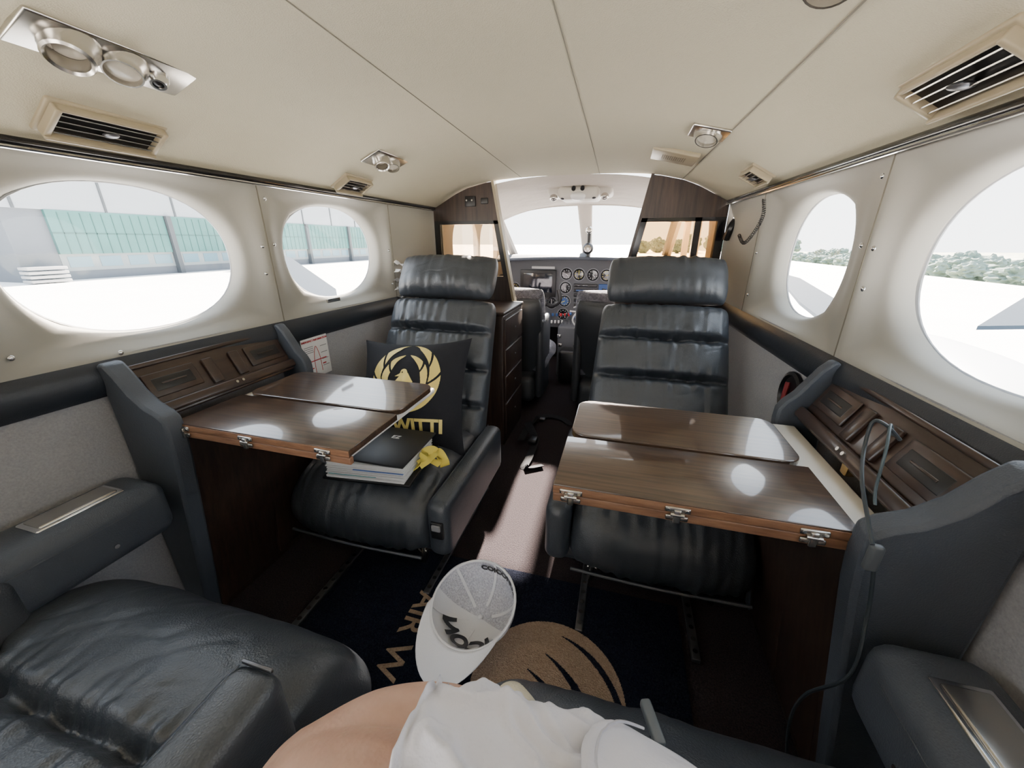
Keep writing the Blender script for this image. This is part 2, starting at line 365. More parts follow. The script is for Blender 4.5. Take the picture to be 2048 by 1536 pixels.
def gauge(u,v,rp,kind=0):
    c=at(u,v,Y=YP); r=rp*YP/800*1.12
    M=frame(c,(1,0,0),(0,0,1))
    g=MB().lathe([(r,0),(r,.006),(r*.86,.012),(r*.8,.006),(r*.8,.004)],M).build('gauge',black,t)
    MB().lathe([(r*.82,.004),(.0001,.005)],M).build('dial_face',bluel if kind==2 else blackg,g)
    q=MB()
    for k in range(10):
        a=2*PI*k/10; q.box((-.0016,r*.58,.0055),(.0016,r*.78,.0065),M@Matrix.Rotation(a,4,'Z'))
    q.box((-.002,-r*.1,.0065),(.002,r*.6,.0075),M@Matrix.Rotation(u*v%6,4,'Z')); q.build('needle',whitem if (u+v)%3 else yellow,g)
    q=MB().lathe([(r*1.14,0),(r*1.14,.003),(r*.98,.003)],M).build('bezel',bezelm,g)
for u,v,r,k in ((1133,548,10,0),(1158,549,10,0),(1186,550,10,0),(1213,551,10,0),(1238,552,10,0),(1131,575,10,0),(1129,602,10,2),(1103,606,10,0),(1126,628,10,0),(1030,575,9,0),(1030,601,9,0),(1032,628,9,0),(1060,612,9,0),(1212,603,9,0),(1236,603,9,0),(1236,578,9,0),(1264,556,10,0),(1006,560,10,0)): gauge(u,v,r,k)
def ppl(name,u0,v0,u1,v1,mat,d=.006,par=None):
    a=at(u0,v0,Y=YP);b=at(u1,v1,Y=YP); return MB().rbox((min(a.x,b.x),YP-d,min(a.z,b.z)),(max(a.x,b.x),YP+.002,max(a.z,b.z)),.003).build(name,mat,par or t)
s0=ppl('display_screen',1042,539,1111,594,black,.02); ppl('screen_glass',1048,545,1105,585,scr,.022,s0); ppl('placard',1064,532,1110,538,pm('placard_white',(.5,.5,.5),.5),.008)
for j in range(5):
    r_=ppl('radio_unit',1148,567+j*10,1194,575+j*10,black,.01); ppl('readout',1152,569+j*10,1176,573+j*10,bluel if j in(1,3) else scr,.011,r_)
ppl('moving_map',1198,568,1230,586,bluel,.012)
for i in range(7): ppl('switch',1088+i*8,626,1092+i*8,632,bluel if i<4 else red,.014)
for i in range(6): ppl('switch',1088+i*7,640,1091+i*7,646,whitem,.014)
for i in range(5): ppl('switch',1034+i*9,644,1038+i*9,650,whitem,.014)
# yokes
for u,v,lab in ((1086,600,'black control yoke in front of the left pilot seat'),(1240,602,'black control yoke behind the right seat headrest')):
    c=at(u,v,Y=2.5)
    y_=thing('control_yoke',c,lab,'control yoke','control yokes')
    MB().tube([c+Vector((-.10,0,.07)),c+Vector((-.11,0,.0)),c+Vector((-.06,0,-.035)),c+Vector((0,.01,-.02)),c+Vector((.06,0,-.035)),c+Vector((.11,0,0)),c+Vector((.10,0,.07))],.014,8,sub=5).build('handle',black,y_)
    MB().cyl(c+Vector((0,.01,-.02)),c+Vector((0,.232,-.02)),.014).build('shaft',chrome,y_)
    MB().rbox(c+Vector((-.03,-.01,-.04)),c+Vector((.03,.02,0)),.008).build('hub',black,y_)
# pedestal
a=at(1146,650,Y=2.6)
t=thing('throttle_pedestal',(a.x,2.6,0),'narrow centre pedestal with throttle levers between the pilot seats','pedestal')
MB().rbox((a.x-.09,2.5,.0),(a.x+.09,2.735,.36),.02).build('housing',pgrey,t)
MB().rbox((a.x-.06,2.38,.0),(a.x+.08,2.52,.22),.02).build('lower_housing',black,t)
for i in range(6):
    x=a.x-.06+i*.024; z=.42+.01*(i%3)
    lv=MB().cyl((x,2.58,.34),(x,2.52,z),.003).build('lever',chrome,t)
    MB().ball((x,2.52,z),.011,(.8,1,1),8).build('lever_knob',[black,black,bluel,bluel,red,red][i],lv)
q=MB(); q.lathe([(.05,-.01),(.058,-.01),(.058,.01),(.05,.01)],frame((a.x+.05,2.44,.24),(0,1,0),(0,0,1))); q.build('trim_wheel',black,t)
for (u,v) in ((1118,672),(1120,690),(1126,708),(1150,690),(1152,668)):
    c=at(u,v,Y=2.5); q=MB(); q.rbox(c-Vector((.012,.005,.012)),c+Vector((.012,.005,.012)),.003); q.build('switch_block',alu,t)
q=MB()
q.tube([at(1148,615,Y=2.5),at(1168,608,Y=2.4),at(1145,640,Y=2.38),at(1166,668,Y=2.45),at(1150,655,Y=2.4),at(1160,628,Y=2.42),at(1140,622,Y=2.44)],.005,6,sub=8)
solo('headset_cord',q,pm('pale_cord',(.6,.6,.58),.5),'pale tangled headset cords hanging beside the right pilot seat','cord')
# ---------------- padded forms ----------------
def interp(path,n):
    P=spline([Vector((0,a,b)) for a,b in path],24); L=[0]
    for a,b in zip(P,P[1:]): L.append(L[-1]+(b-a).length)
    out=[];j=0
    for i in range(n):
        s=L[-1]*i/(n-1)
        while j<len(L)-2 and L[j+1]<s: j+=1
        f=(s-L[j])/max(1e-9,L[j+1]-L[j]); out.append(P[j].lerp(P[j+1],f))
    return out,L[-1]
def pad(path,wf,tf,tb,seams=(),r0=.05,r1=.05,rip=.003,seed=0,dip=.4,nx=80,ns=120,n=3.6,crease=0,edge=0,cx=0):
    P,L=interp(path,ns); m=MB(); rows=[]
    for i in range(ns):
        t=(P[min(i+1,ns-1)]-P[max(i-1,0)]).normalized(); nn=Vector((0,-t.z,t.y)); s=L*i/(ns-1)
        e=1
        if s<r0: e=min(e,max(0,1-(1-s/r0)**2.4)**(1/2.4))
        if L-s<r1: e=min(e,max(0,1-(1-(L-s)/r1)**2.4)**(1/2.4))
        W=(wf(s/L) if callable(wf) else wf)-.02*(1-e); row=[]
        for k in range(nx*2):
            top=k<nx; kk=k if top else 2*nx-1-k
            u=math.sin(PI/2*(-1+2*(kk+.5)/nx)); h=(1-abs(u)**n)**(1/n); x=u*W
            if top:
                T=tf*e*h; near=0
                for sm in seams:
                    d=abs(s-sm); T*=1-dip*math.exp(-(d/.011)**2)*h
                    near=max(near,math.exp(-d/.024))
                if edge: near=max(near,.8*math.exp(-min(s,L-s)/.03))
                he=h*e
                T+=rip*he*near*noise.noise(Vector((x*55+seed*9,s*6,seed*3)))*2.6
                T+=rip*.6*he*noise.noise(Vector((x*12+seed,s*9,seed)))
                nz=noise.noise(Vector((x*26+seed*3,s*8+x*6,seed+4.5)))
                T-=he*crease*max(0,1-abs(nz)*6)*(.3+.9*near)
                nz=noise.noise(Vector((x*13-s*9+seed*5,s*16,seed+1.5)))
                T-=he*crease*.8*max(0,1-abs(nz)*8)
            else: T=-tb*e*h
            row.append(P[i]+Vector((x+cx,0,0))+nn*T)
        rows.append(row)
    vs=[v for r in rows for v in r]; K=nx*2; fs=[]
    for i in range(ns-1):
        for k in range(K): fs.append((i*K+k,i*K+(k+1)%K,(i+1)*K+(k+1)%K,(i+1)*K+k))
    fs.append(list(range(K))); fs.append([(ns-1)*K+k for k in range(K)][::-1])
    m.add(vs,fs); return m
grey_btn=pm('grey_btn',(.2,.2,.21),.4)
def cabin_seat(label,loc,rot,near=False,arm_h=.285,btn=0,group=None,seed=0,wall=0,dz=0):
    t=thing('cabin_seat',(0,0,0),label,'seat',group)
    bl,br=(-.25,.25) if near else ((-.20,.25) if wall<0 else (-.25,.20))
    MB().rbox((bl,-.22,.095),(br,.24,.165),.03,4).build('seat_base',leather,t)
    if near:
        wf=lambda f:.275-.07*min(1,max(0,(f-.34)/.07))
        pad([(-.215,.13+dz),(-.218,.20+dz),(-.165,.255+dz),(.05,.260+dz),(.22,.245+dz)],wf,.085,.05+dz,seams=(.25,),rip=.008,r0=.06,seed=seed,ns=190,nx=110,n=6,crease=.0019,dip=.35).build('seat_cushion',leather,t,ang=80)
    else:
        wc=.222 if wall<0 else .212
        pad([(-.183,.118),(-.187,.180),(-.12,.220),(.05,.222),(.22,.22)],wc,.088,.05,seams=(.125,),rip=.012,r0=.06,seed=seed,ns=160,dip=.10,crease=.0026,n=3.2,edge=1,nx=100,cx=-.010 if wall<0 else 0).build('seat_cushion',leather,t,ang=80)
        q=MB(); q.tube([(-.2,-.266,.125),(0,-.270,.122),(.2,-.266,.125)],.004,6,sub=4); q.build('piping',leather,t)
    pad([(.15,.23),(.225,.36),(.325,.55),(.395,.672)],lambda f:.222-.024*f,.068,.045,seams=(.125,.255,.385),rip=.009,seed=seed+2,r0=.05,r1=.045,dip=.68,crease=.0014,n=3.2,ns=170,nx=100,edge=1).build('backrest',leather,t,ang=80)
    pad([(.372,.690),(.425,.76),(.466,.824)],.190,.070,.035,rip=.010,r0=.07,r1=.07,seed=seed+5,ns=90,nx=100,n=2.5,crease=.0013,edge=1).build('headrest',leather,t,ang=80)
    for sx in (-1,1):
        y0=-.15 if near else -.25; xo=.285 if near else .272
        if sx==wall: y0=-.085; xo=.232
        q=MB(); q.rbox((sx*.210,y0,.12),(sx*xo,.21,arm_h),.024,4); a_=q.build('armrest',leather,t)
        q=MB(); q.tube([(sx*(xo-.017),y0+.01,arm_h-.012),(sx*(xo-.015),.2,arm_h-.012)],.0022,6); q.build('stitching',leather_g,a_)
        q=MB(); q.tube([(sx*.224,y0+.01,arm_h-.003),(sx*.224,.2,arm_h-.003)],.0015,6); q.build('stitching',leather_g,a_)
        if near:
            q=MB(); q.rbox((sx*.224,y0+.003,arm_h-.006),(sx*.268,y0+.007,arm_h-.0005),.0015); q.build('trim_cap',trackm,a_)
        if btn==sx:
            q=MB(); q.rbox((sx*.226,y0-.006,.185),(sx*.260,y0+.004,.235),.004); b_=q.build('recline_button',black,a_)
            q=MB(); q.rbox((sx*.231,y0-.010,.212),(sx*.255,y0-.002,.230),.003); q.build('button_cap',grey_btn,b_)
    for sx in (-.15,.15):
        for sy in (-.17,.17):
            q=MB(); q.rbox((sx-.008,sy-.012,.012),(sx+.008,sy+.012,.1),.004); q.cyl((sx-.012,sy,.05),(sx+.012,sy,.05),.006); q.cyl((sx,sy-.04,.1),(sx,sy,.02),.004); q.build('leg',alu,t)
    t.location=loc; t.rotation_euler=(0,0,rot); return t
cabin_seat('black leather cabin seat facing aft and holding a black cushion and folders',(-.370,.93,0),0,btn=1,group='aft facing cabin seats',seed=1,wall=-1)
cabin_seat('empty black leather cabin seat facing aft behind the table with charging cables',(.400,1.0,0),0,group='aft facing cabin seats',seed=7,wall=1)
cabin_seat('empty black leather cabin seat in the near left corner, cushion heavily creased',(-.358,.065,0),PI,near=True,arm_h=.42,group='forward facing cabin seats',seed=3)
cabin_seat('black leather cabin seat under the person in white shorts',(.400,.08,0),PI,near=True,arm_h=.34,group='forward facing cabin seats',seed=5,dz=.02)
# seat tracks
for x,y0,y1,lab in ((-.43,.46,1.15,'metal seat track on the carpet beside the left wooden console'),(-.165,.66,1.15,'metal seat track under the aisle side of the seat with the cushion'),(.235,.665,1.2,'metal seat track under the aisle side of the empty aft facing seat'),(.495,.665,1.2,'metal seat track nearest the right wooden console')):
    t=thing('seat_track',(x,(y0+y1)/2,0),lab,'seat track','floor seat tracks')
    MB().rbox((x-.009,y0,.002),(x+.009,y1,.013),.002).build('rail',trackm,t)
    q=MB()
    for k in range(int((y1-y0)/.03)): q.lathe([(.0001,.0136),(.0055,.0136),(.0055,.0128)],Matrix.Translation((x,y0+.02+k*.03,0)),10)
    q.build('hole_row',alu,t)
# pilot seats
for x,lab in ((-.362,'left pilot seat with grey fleece cover, back turned to the wooden cabinet'),(.285,'right pilot seat with grey fleece cover behind the empty aft facing seat')):
    t=thing('pilot_seat',(x,2.2,0),lab,'seat','pilot seats')
    MB().rbox((x-.2,1.93,.03),(x+.2,2.3,.18),.03).build('seat_base',leather,t)
    P1=[(2.12,.08),(2.02,.33),(1.955,.5),(1.93,.61)]
    b=pad([(-p[0],p[1]) for p in P1],.235,.06,.045,rip=.004,seed=3,nx=40,ns=70,n=2.5,r1=.08); b.v=[Vector((v.x+x,-v.y,v.z)) for v in b.v]; b.build('backrest',leather,t)
    b=pad([(-(p[0]+.035),p[1]+.045) for p in P1],.242,.08,.055,rip=.04,seed=8,nx=70,ns=110,n=2.4,r1=.08); b.v=[Vector((v.x+x,-v.y,v.z)) for v in b.v]; b.build('fleece_back',fleece,t)
    b=pad([(2.03,.22),(2.25,.235),(2.45,.22)],.245,.08,.06,rip=.03,seed=11,nx=60,ns=90); b.v=[Vector((v.x+x,v.y,v.z)) for v in b.v]; b.build('fleece_cushion',fleece,t)
    for sx in (-1,1): MB().rbox((x+sx*.222-.02,1.96,.05),(x+sx*.222+.02,2.2,.50),.02).build('side_bolster',leather,t)
# wooden cabinet behind left seat
t=thing('cabinet',(-.37,1.62,0),'dark wooden cabinet standing behind the seat with the black cushion','cabinet')
MB().rbox((-.61,1.48,0),(-.195,1.80,.60),.006).build('body',woodv,t)
MB().rbox((-.61,1.47,.60),(-.188,1.80,.615),.005).build('top',woodv,t)
for k,(z0,z1) in enumerate(((.05,.2),(.215,.33),(.345,.45),(.465,.58))):
    d=MB().rbox((-.197,1.50,z0),(-.189,1.78,z1),.003).build('drawer',woodv,t)
    MB().rbox((-.190,1.645,(z0+z1)/2-.003),(-.186,1.655,(z0+z1)/2+.003),.001).build('handle',trackm,d)
q=MB()
for k in range(6):
    c=at(806,590,Y=1.50); M=Matrix.Translation((c.x,1.50,.617+k*.030))@Matrix.Rotation(.3*k,4,'Z')
    q.grid(lambda a,b:((a-.5)*.1,(b-.5)*.1,.02+.03*noise.noise(Vector((a*3+k,b*3,k)))+.02*abs(a-.5)),8,8,M=M)
solo('paper_wad',q,paper,'crumpled white papers piled on the wooden cabinet beside the headrest','papers')
# ---------------- consoles + tables ----------------
EP=[(.698,.0),(.698,.655),(.690,.664),(.675,.662),(.655,.64),(.632,.607),(.605,.583),(.577,.570),(.563,.558),(.560,.53),(.566,.47),(.61,.2),(.645,0)]
EP2=[(.698,.0),(.698,.655),(.692,.664),(.683,.662),(.668,.645),(.652,.618),(.636,.590),(.620,.572),(.611,.555),(.610,.53),(.616,.47),(.64,.2),(.66,0)]
for sg in (-1,1):
    t=thing('side_console',(sg*.64,.66,0),{-1:'dark wooden side console with padded ends and slots under the left windows',1:'dark wooden side console with padded ends and charging cables by the right windows'}[sg],'console','side consoles')
    for y0,d,ep in ((.452,.036,EP),(.842,.028,EP2)):
        dw=w(y0)-.70
        MB().prism([(a+dw,b) for a,b in ep],d,XZ(sg,y0)).build('end_panel',leather_g,t,smooth=True,bevel=.007)
    MB().prism([(.572,.505),(.585,.505),(.66,0),(.648,0)],.35,XZ(sg,.488)).build('cabinet_body',woodv,t,smooth=False)
    Mf=frame((sg*.574,.664,.505),(0,sg,0),(sg*-.074,0,.515))
    q=MB(); q.rbox((-.16,-.085,.0),(.16,-.01,.006),.002,M=Mf); dr=q.build('drawer',woodv,t)
    q=MB(); q.rbox((-.16,-.49,.0),(-.003,-.092,.006),.002,M=Mf); q.build('door',woodv,t)
    q=MB(); q.rbox((.003,-.49,.0),(.16,-.092,.006),.002,M=Mf); q.build('door',woodv,t)
    Mt=frame((sg*.632,.664,.545),(0,-sg,0),(sg*.050,0,.10))
    if Mt.col[2].x*sg>0: Mt=frame((sg*.632,.664,.545),(0,sg,0),(sg*.050,0,.10))
    MB().rbox((-.176,-.005,-.012),(.176,.112,0),.003,M=Mt).build('tray_board',wood_t,t)
    MB().rbox((-.176,.0,-.002),(.176,.022,.014),.005,M=Mt).build('tray_ledge',wood_t,t)
    MB().rbox((-.176,.104,-.002),(.176,.114,.005),.003,M=Mt).build('top_rail',wood_t,t)
    for cx_ in (-.115,.115):
        s_=MB()
        s_.rbox((cx_-.052,.036,0),(cx_+.052,.088,.005),.003,M=Mt); s_=s_.build('slot_frame',wood_t,t)
        MB().rbox((cx_-.04,.048,.002),(cx_+.04,.076,.0056),.002,M=Mt).build('slot_recess',black,s_)
        MB().rbox((cx_-.025,.060,.004),(cx_+.025,.064,.0068),.001,M=Mt).build('slot_lip',wood_t,s_)
    for u0,u1 in ((-.045,-.02),(.02,.045)):
        q=MB(); q.rbox((u0,.026,0),(u1,.088,.008),.003,M=Mt); q.build('cup_divider',wood_t,t)
    for cx_ in (-.006,.010):
        q=MB(); q.cyl(Mt@Vector((cx_,.012,.012)),Mt@Vector((cx_,.012,.018)),.0035); q.build('button',alu,t)
    # folding table
    tb=thing('folding_table',(sg*.4,.655,.5),{-1:'folding dark wood table over the seat with the cushion',1:'folding dark wood table in front of the empty aft facing seat'}[sg],'table','folding cabin tables')
    x0,x1=(.175,.622) if sg<0 else (.185,.628)
    xl=.592 if sg<0 else .575
    MB().rbox((sg*(x0+.012),.492,.512),(sg*x1,.836,.526),.004).build('base_leaf',white,tb)
    MB().rbox((sg*x0,.482,.510),(sg*xl,.492,.5245),.002).build('lower_edge',wood_edge,tb)
    MB().rbox((sg*x0,.482,.5265),(sg*xl,.638,.5405),.0015).build('near_leaf',wood,tb)
    MB().rbox((sg*x0,.4805,.5265),(sg*xl,.482,.5385),.0005).build('leaf_edge',wood_edge,tb)
    cs=.03; pl=[]
    for (cx_,cy_,a0) in ((x0+.004+cs,.648+cs,PI),(xl-cs,.648+cs,1.5*PI),(xl-cs,.822-cs,0),(x0+.004+cs,.822-cs,PI/2)):
        for k in range(7):
            a_=a0+PI/2*k/6; pl.append((sg*(cx_+cs*math.cos(a_)),cy_+cs*math.sin(a_)))
    MB().prism(pl,.013,Matrix.Translation((0,0,.5275))).build('far_leaf',wood,tb,smooth=False,bevel=.002)
    for f in (.07,.45,.87):
        hx=sg*(x0+(xl-x0)*(1-f if sg<0 else f)); h=MB()
        h.rbox((hx-.017,.4775,.5275),(hx+.017,.4815,.5360),.003); h.rbox((hx-.015,.4775,.5145),(hx+.015,.4815,.5225),.003); h.rbox((hx-.005,.475,.511),(hx+.005,.4800,.533),.002)
        h.cyl((hx-.009,.477,.525),(hx+.009,.477,.525),.0028); hh=h.build('hinge',alu,tb)
        for dx in (-.012,.012):
            s_=MB(); s_.cyl((hx+dx,.4785,.5318),(hx+dx,.4765,.5318),.0024,n=8); s_.build('hinge_screw',chrome,hh)
    # wall armrest
    t=thing('wall_armrest',(sg*.65,.2,.335),{-1:'charcoal padded wall armrest with metal ashtray lid above the creased near seat',1:'charcoal padded wall armrest with metal ashtray lid in the lower right corner'}[sg],'armrest','wall armrests')
    q=MB(); q.rbox((sg*.58,-.25,.325),(sg*.70,.435,.44),.03,5); q.build('arm_pad',leather_g,t)
    q=MB(); q.tube([(sg*.581,-.2,.41),(sg*.581,.39,.41)],.0015,6); q.build('stitching',leather,t)
    l_=MB().rbox((sg*.612,.265,.438),(sg*.668,.385,.4435),.003).build('ashtray_frame',chrome,t)
    MB().rbox((sg*.618,.272,.440),(sg*.662,.378,.4465),.003).build('ashtray_lid',alu,l_)
    MB().cyl((sg*.581,.33,.365),(sg*.577,.33,.365),.004).build('screw',chrome,t)
# lighter
c=at(1700,948,Z=.53); solo('lighter',MB().rbox(c+Vector((-.012,-.008,-.002)),c+Vector((.012,.008,.033)),.003),pm('brass',(.5,.34,.16),.25,.9),'small brass block standing on the white shelf of the right table','lighter')
# cables
ca=[at(1800,880,X=.62),at(1772,850,X=.60),at(1745,845,X=.59),at(1728,900,X=.585),at(1724,960,Y=.50),at(1736,1040,Y=.465),at(1745,1090,Y=.44)]
t=thing('charging_cable',at(1745,1110,Y=.44),'dark grey charging cable looping over the right console down to the floor','cable')
cb=pm('cable_grey',(.030,.040,.048),.45)
MB().tube(ca,.0023,8,sub=8).build('cord',cb,t)
cc=at(1746,1115,Y=.44); MB().rbox(cc+Vector((-.007,-.005,-.018)),cc+Vector((.007,.005,.018)),.004).build('connector',pm('connector_grey',(.07,.08,.09),.45),t)
MB().tube([at(1748,1134,Y=.44),at(1735,1230,Y=.44),at(1700,1350,Y=.42),at(1610,1390,Y=.45),at(1578,1450,Y=.46),at(1572,1560,Y=.46)],.0023,8,sub=8).build('cord',cb,t)
solo('thin_cable',MB().tube([at(1786,870,X=.62),at(1781,850,X=.605),at(1772,900,X=.595),at(1752,975,X=.592),at(1750,1010,Y=.505)],.0018,8,sub=8),pm('cable_blue',(.07,.10,.115),.4),'thin blue-grey cable hanging in a loop beside the dark charging cable','cable')
# ---------------- ceiling fittings ----------------
def vent(x,Y,L,lab):
    M=cf(x,Y); t=thing('air_vent',M.translation,lab,'air vent','ceiling air vents')
    q=MB(); W=.031
    for (a,b) in (((-L/2,-W,-.01),(L/2,-W+.006,.022)),((-L/2,W-.006,-.01),(L/2,W,.015)),((-L/2,-W,-.01),(-L/2+.009,W,.018)),((L/2-.009,-W,-.01),(L/2,W,.018))): q.rbox(a,b,.003,M=M)
    q.rbox((-L/2-.005,-W-.005,-.012),(L/2+.005,W+.005,.004),.004,M=M); q.build('vent_frame',beige,t)
    MB().box((-L/2+.008,-W+.005,.004),(L/2-.008,W-.005,.0055),M).build('backing',black,t)
    for k in range(4):
        y=-W+.012+k*.0125; q=MB(); q.box((-L/2+.008,-.0034,-.0008),(L/2-.008,.0034,.0008),M@Matrix.Translation((0,y,.013))@Matrix.Rotation(.9,4,'X')); q.build('louvre',alu,t)
    q=MB(); q.ball(M@Vector((0,.0,.015)),.009,(1.6,1.1,.5),8)
    q.build('lever',trackm,t)
vent(-.632,.555,.160,'beige louvred air vent on the ceiling edge nearest above the large left window')
vent(-.612,1.19,.13,'small beige louvred air vent above the far left window')
vent(.628,.665,.170,'large beige louvred air vent in the upper right ceiling corner')
vent(.598,1.36,.12,'small beige louvred air vent above the far right window')
lensm=pm('lens',(.45,.42,.35),.25)
def lights(x,Y,L,n,lab,wd_=.036):
    M=cf(x,Y); sgn=M.col[0].y; t=thing('light_panel',M.translation,lab,'light panel','reading light panels')
    MB().rbox((-L/2,-wd_,-.004),(L/2,wd_,.005),.003,M=M).build('plate',alu,t)
    xs={3:((-.052,.027),(.010,.025),(.058,.012)),2:((-.03,.022),(.03,.021)),1:((0,.001),(0,.028))}[n]
    for k,(dx,r) in enumerate(xs):
        if r<.005: continue
        dx*=sgn; Mk=M@Matrix.Translation((dx,0,.004))@Matrix.Rotation(-.35*sgn,4,'Y')
        if k==0:
            a=MB().lathe([(r*1.25,-.012),(r*1.2,.004),(r*1.02,.012),(r,.022),(r*.9,.025),(r*.78,.022),(r*.74,.004)],Mk).build('air_nozzle',alu,t)
            MB().lathe([(.0001,.008),(r*.45,.007),(r*.76,.003)],Mk).build('nozzle_core',lensm,a)
        elif k==1:
            a=MB().lathe([(r*1.25,-.012),(r*1.2,.004),(r*1.02,.010),(r*.95,.018),(r*.86,.018),(r*.82,.010)],Mk).build('reading_lamp',alu,t)
            MB().lathe([(r*.84,.010),(r*.5,.014),(.0001,.015)],Mk).build('lamp_lens',lensm,a)
        else:
            a=MB().lathe([(r*1.2,-.01),(r*1.2,.008),(r*.9,.016),(r*.6,.016)],Mk).build('call_button',chrome,t)
            MB().lathe([(r*.6,.014),(.0001,.017)],Mk).build('button_cap',black,a)
lights(-.50,.51,.21,3,'large metal light panel with nozzle and lamp above the big left window')
lights(-.488,1.20,.17,2,'metal light panel with two fittings near the cockpit on the left ceiling')
lights(.43,1.19,.10,1,'square metal light panel beside the beige speaker grille on the right ceiling',.045)
lights(.44,.585,.09,1,'metal light panel at the top edge right of the centre ceiling seam')
M=cf(.38,1.47); t=thing('speaker_grille',M.translation,'beige speaker grille with slots on the ceiling near the right partition','speaker')
MB().rbox((-.075,-.07,-.004),(.075,.07,.010),.004,M=M).build('plate',beige,t)
q=MB()
for k in range(12): q.box((-.03,-.035+k*.0062,.0098),(.03,-.0325+k*.0062,.0108),M)
q.build('slots',pm('slot_brown',(.16,.13,.09),.6),t)
# ---------------- pillow ----------------
pc=Vector((-.358,1.008,.420)); tilt=math.radians(31)
Mp=frame(pc,(1,.06,.0),(-.05,math.sin(tilt),math.cos(tilt)))
if Mp.col[2].y>0: Mp=Mp@Matrix.Diagonal((1,1,-1,1))
Mp=Mp@Matrix.Rotation(math.radians(4),4,'Z')
PW=.180
def ps(x,y):
    a=min(1,abs(x)/PW);b=min(1,abs(y)/PW); return .074*((1-a**2.2)*(1-b**2.2))**.62+.006*noise.noise(Vector((x*20,y*20,3)))*(1-a)*(1-b)*3
t=thing('cushion',pc-Vector((0,0,.17)),'black square cushion with gold bird emblem leaning on the left seat','cushion')
q=MB()
def pf(sg): 
    def g(a,b):
        x=(2*a-1);y=(2*b-1); X=x*PW*(1-.11*(1-y*y)*abs(x)); Yy=y*PW*(1-.11*(1-x*x)*abs(y))
        return (X*1.04,Yy*1.04,sg*ps(x*PW,y*PW)*(1 if sg>0 else .6))
    return g
q.grid(pf(1),60,60,M=Mp); q.grid(pf(-1),60,60,M=Mp); cv=q.build('cover',textile,t,ang=80)
def implicit(fn,cx,cy,R,n,M,lift):
    m=MB(); idx={}
    def vid(i,j):
        if (i,j) not in idx:
            x=cx-R+2*R*i/n;y=cy-R+2*R*j/n; idx[(i,j)]=len(m.v); m.v.append(M@Vector((x,y,lift(x,y))))
        return idx[(i,j)]
    for i in range(n):
        for j in range(n):
            if fn((i+.5)/n*2-1,(j+.5)/n*2-1): m.f.append([vid(i,j),vid(i+1,j),vid(i+1,j+1),vid(i,j+1)])
    return m
def bird(x,y):
    r=math.hypot(x,y); ax=abs(x)
    if r>1: return False
    ang=math.degrees(math.atan2(y,ax))
    # outer wings: one broad crescent per side following the circle, widest at shoulder height,
    # pointed at the top and cut by two slanting feather gaps
    if -84<ang<87:
        f=(ang+84)/171; wd=.30*math.sin(PI*min(1,f**.8))**.7*(1 if f<.9 else (1-f)*10)
        if r>1-wd:
            g1=abs(ang-46+(1-r)*75)<3.0; g2=abs(ang-8+(1-r)*75)<3.0
            return not(g1 or g2)
    # inner wing feathers
    if -52<ang<84:
        f=(ang+52)/136; wd=.20*math.sin(PI*min(1,f))**.7
        if .66-wd<r<.66: return not(abs(ang-40+(.66-r)*90)<4)
    # head looking left, beak, neck, body, tail
    if (x+.03)**2+(y-.12)**2<.12**2 and not ((x+.075)**2+(y-.145)**2<.024**2): return True
    if -.29<x<-.11 and abs(y-.09-.28*(x+.11))<.06*(x+.30)/.19: return True
    if -.50<y<.12 and ax<.08+.20*max(0,1-abs(y+.14)/.30): return True
    if -.66<y<-.46 and ax<.05+.42*(-.46-y): return not(ax<.02)
    return False
def inv(X,Y):
    x=X/(PW*1.04);y=Y/(PW*1.04)
    for _ in range(6):
        x=X/(PW*1.04)/(1-.11*(1-y*y)*abs(x)); y=Y/(PW*1.04)/(1-.11*(1-x*x)*abs(y))
        x=max(-1,min(1,x)); y=max(-1,min(1,y))
    return x*PW,y*PW
def pz(x,y): return ps(*inv(x,y))+.0022
implicit(bird,.0,.043,.112,220,Mp,pz).build('emblem',gold,cv,smooth=False)
txt('WITTI',.056,Mp@Matrix.Translation((.050,-.106,0)),gold,cv,'lettering',lift=lambda c:pz(c.x+.050,c.y-.106)+.002,bold=.0020)
# ---------------- folders ----------------
zs=.306; base=Vector((-.335,.80,zs)); Mr=Matrix.Translation(base)@Matrix.Rotation(math.radians(6),4,'Z')
solo('ring_binder',MB().rbox((-.12,-.115,0),(.12,.10,.008),.003,M=Mr),black,'black binder cover lying lowest under the stack of papers','binder')
t=thing('paper_stack',base+Vector((0,0,.009)),'thick stack of white papers with blue and green tabs between black folders','papers')
q=MB(); 
for k in range(14): q.box((-.105+random.uniform(-.003,.003),-.11+random.uniform(-.004,.004),.009+k*.0031),(.105+random.uniform(-.003,.003),.08,.0115+k*.0031),Mr)
q.build('sheets',paper,t,smooth=False)
q=MB(); q.box((-.10,-.113,.019),(.03,-.10,.0205),Mr); q.build('tab',pm('teal_tab',(.1,.42,.42),.6),t)
q=MB(); q.box((-.03,-.114,.036),(.105,-.10,.0375),Mr); q.build('tab',pm('blue_tab',(.15,.25,.55),.6),t)
t=thing('folder',base+Vector((0,0,.054)),'black glossy folder with small lettering lying on top of the papers','folder')
Mr2=Mr@Matrix.Translation((.005,.01,.0535))@Matrix.Rotation(math.radians(-5),4,'Z')
MB().rbox((-.108,-.115,0),(.112,.075,.005),.002,M=Mr2).build('cover',pm('folder_black',(.008,.008,.01),.42),t)
txt('EZ',.022,Mr2@Matrix.Translation((.015,.02,.0056)),whitem,t,bold=.0004)
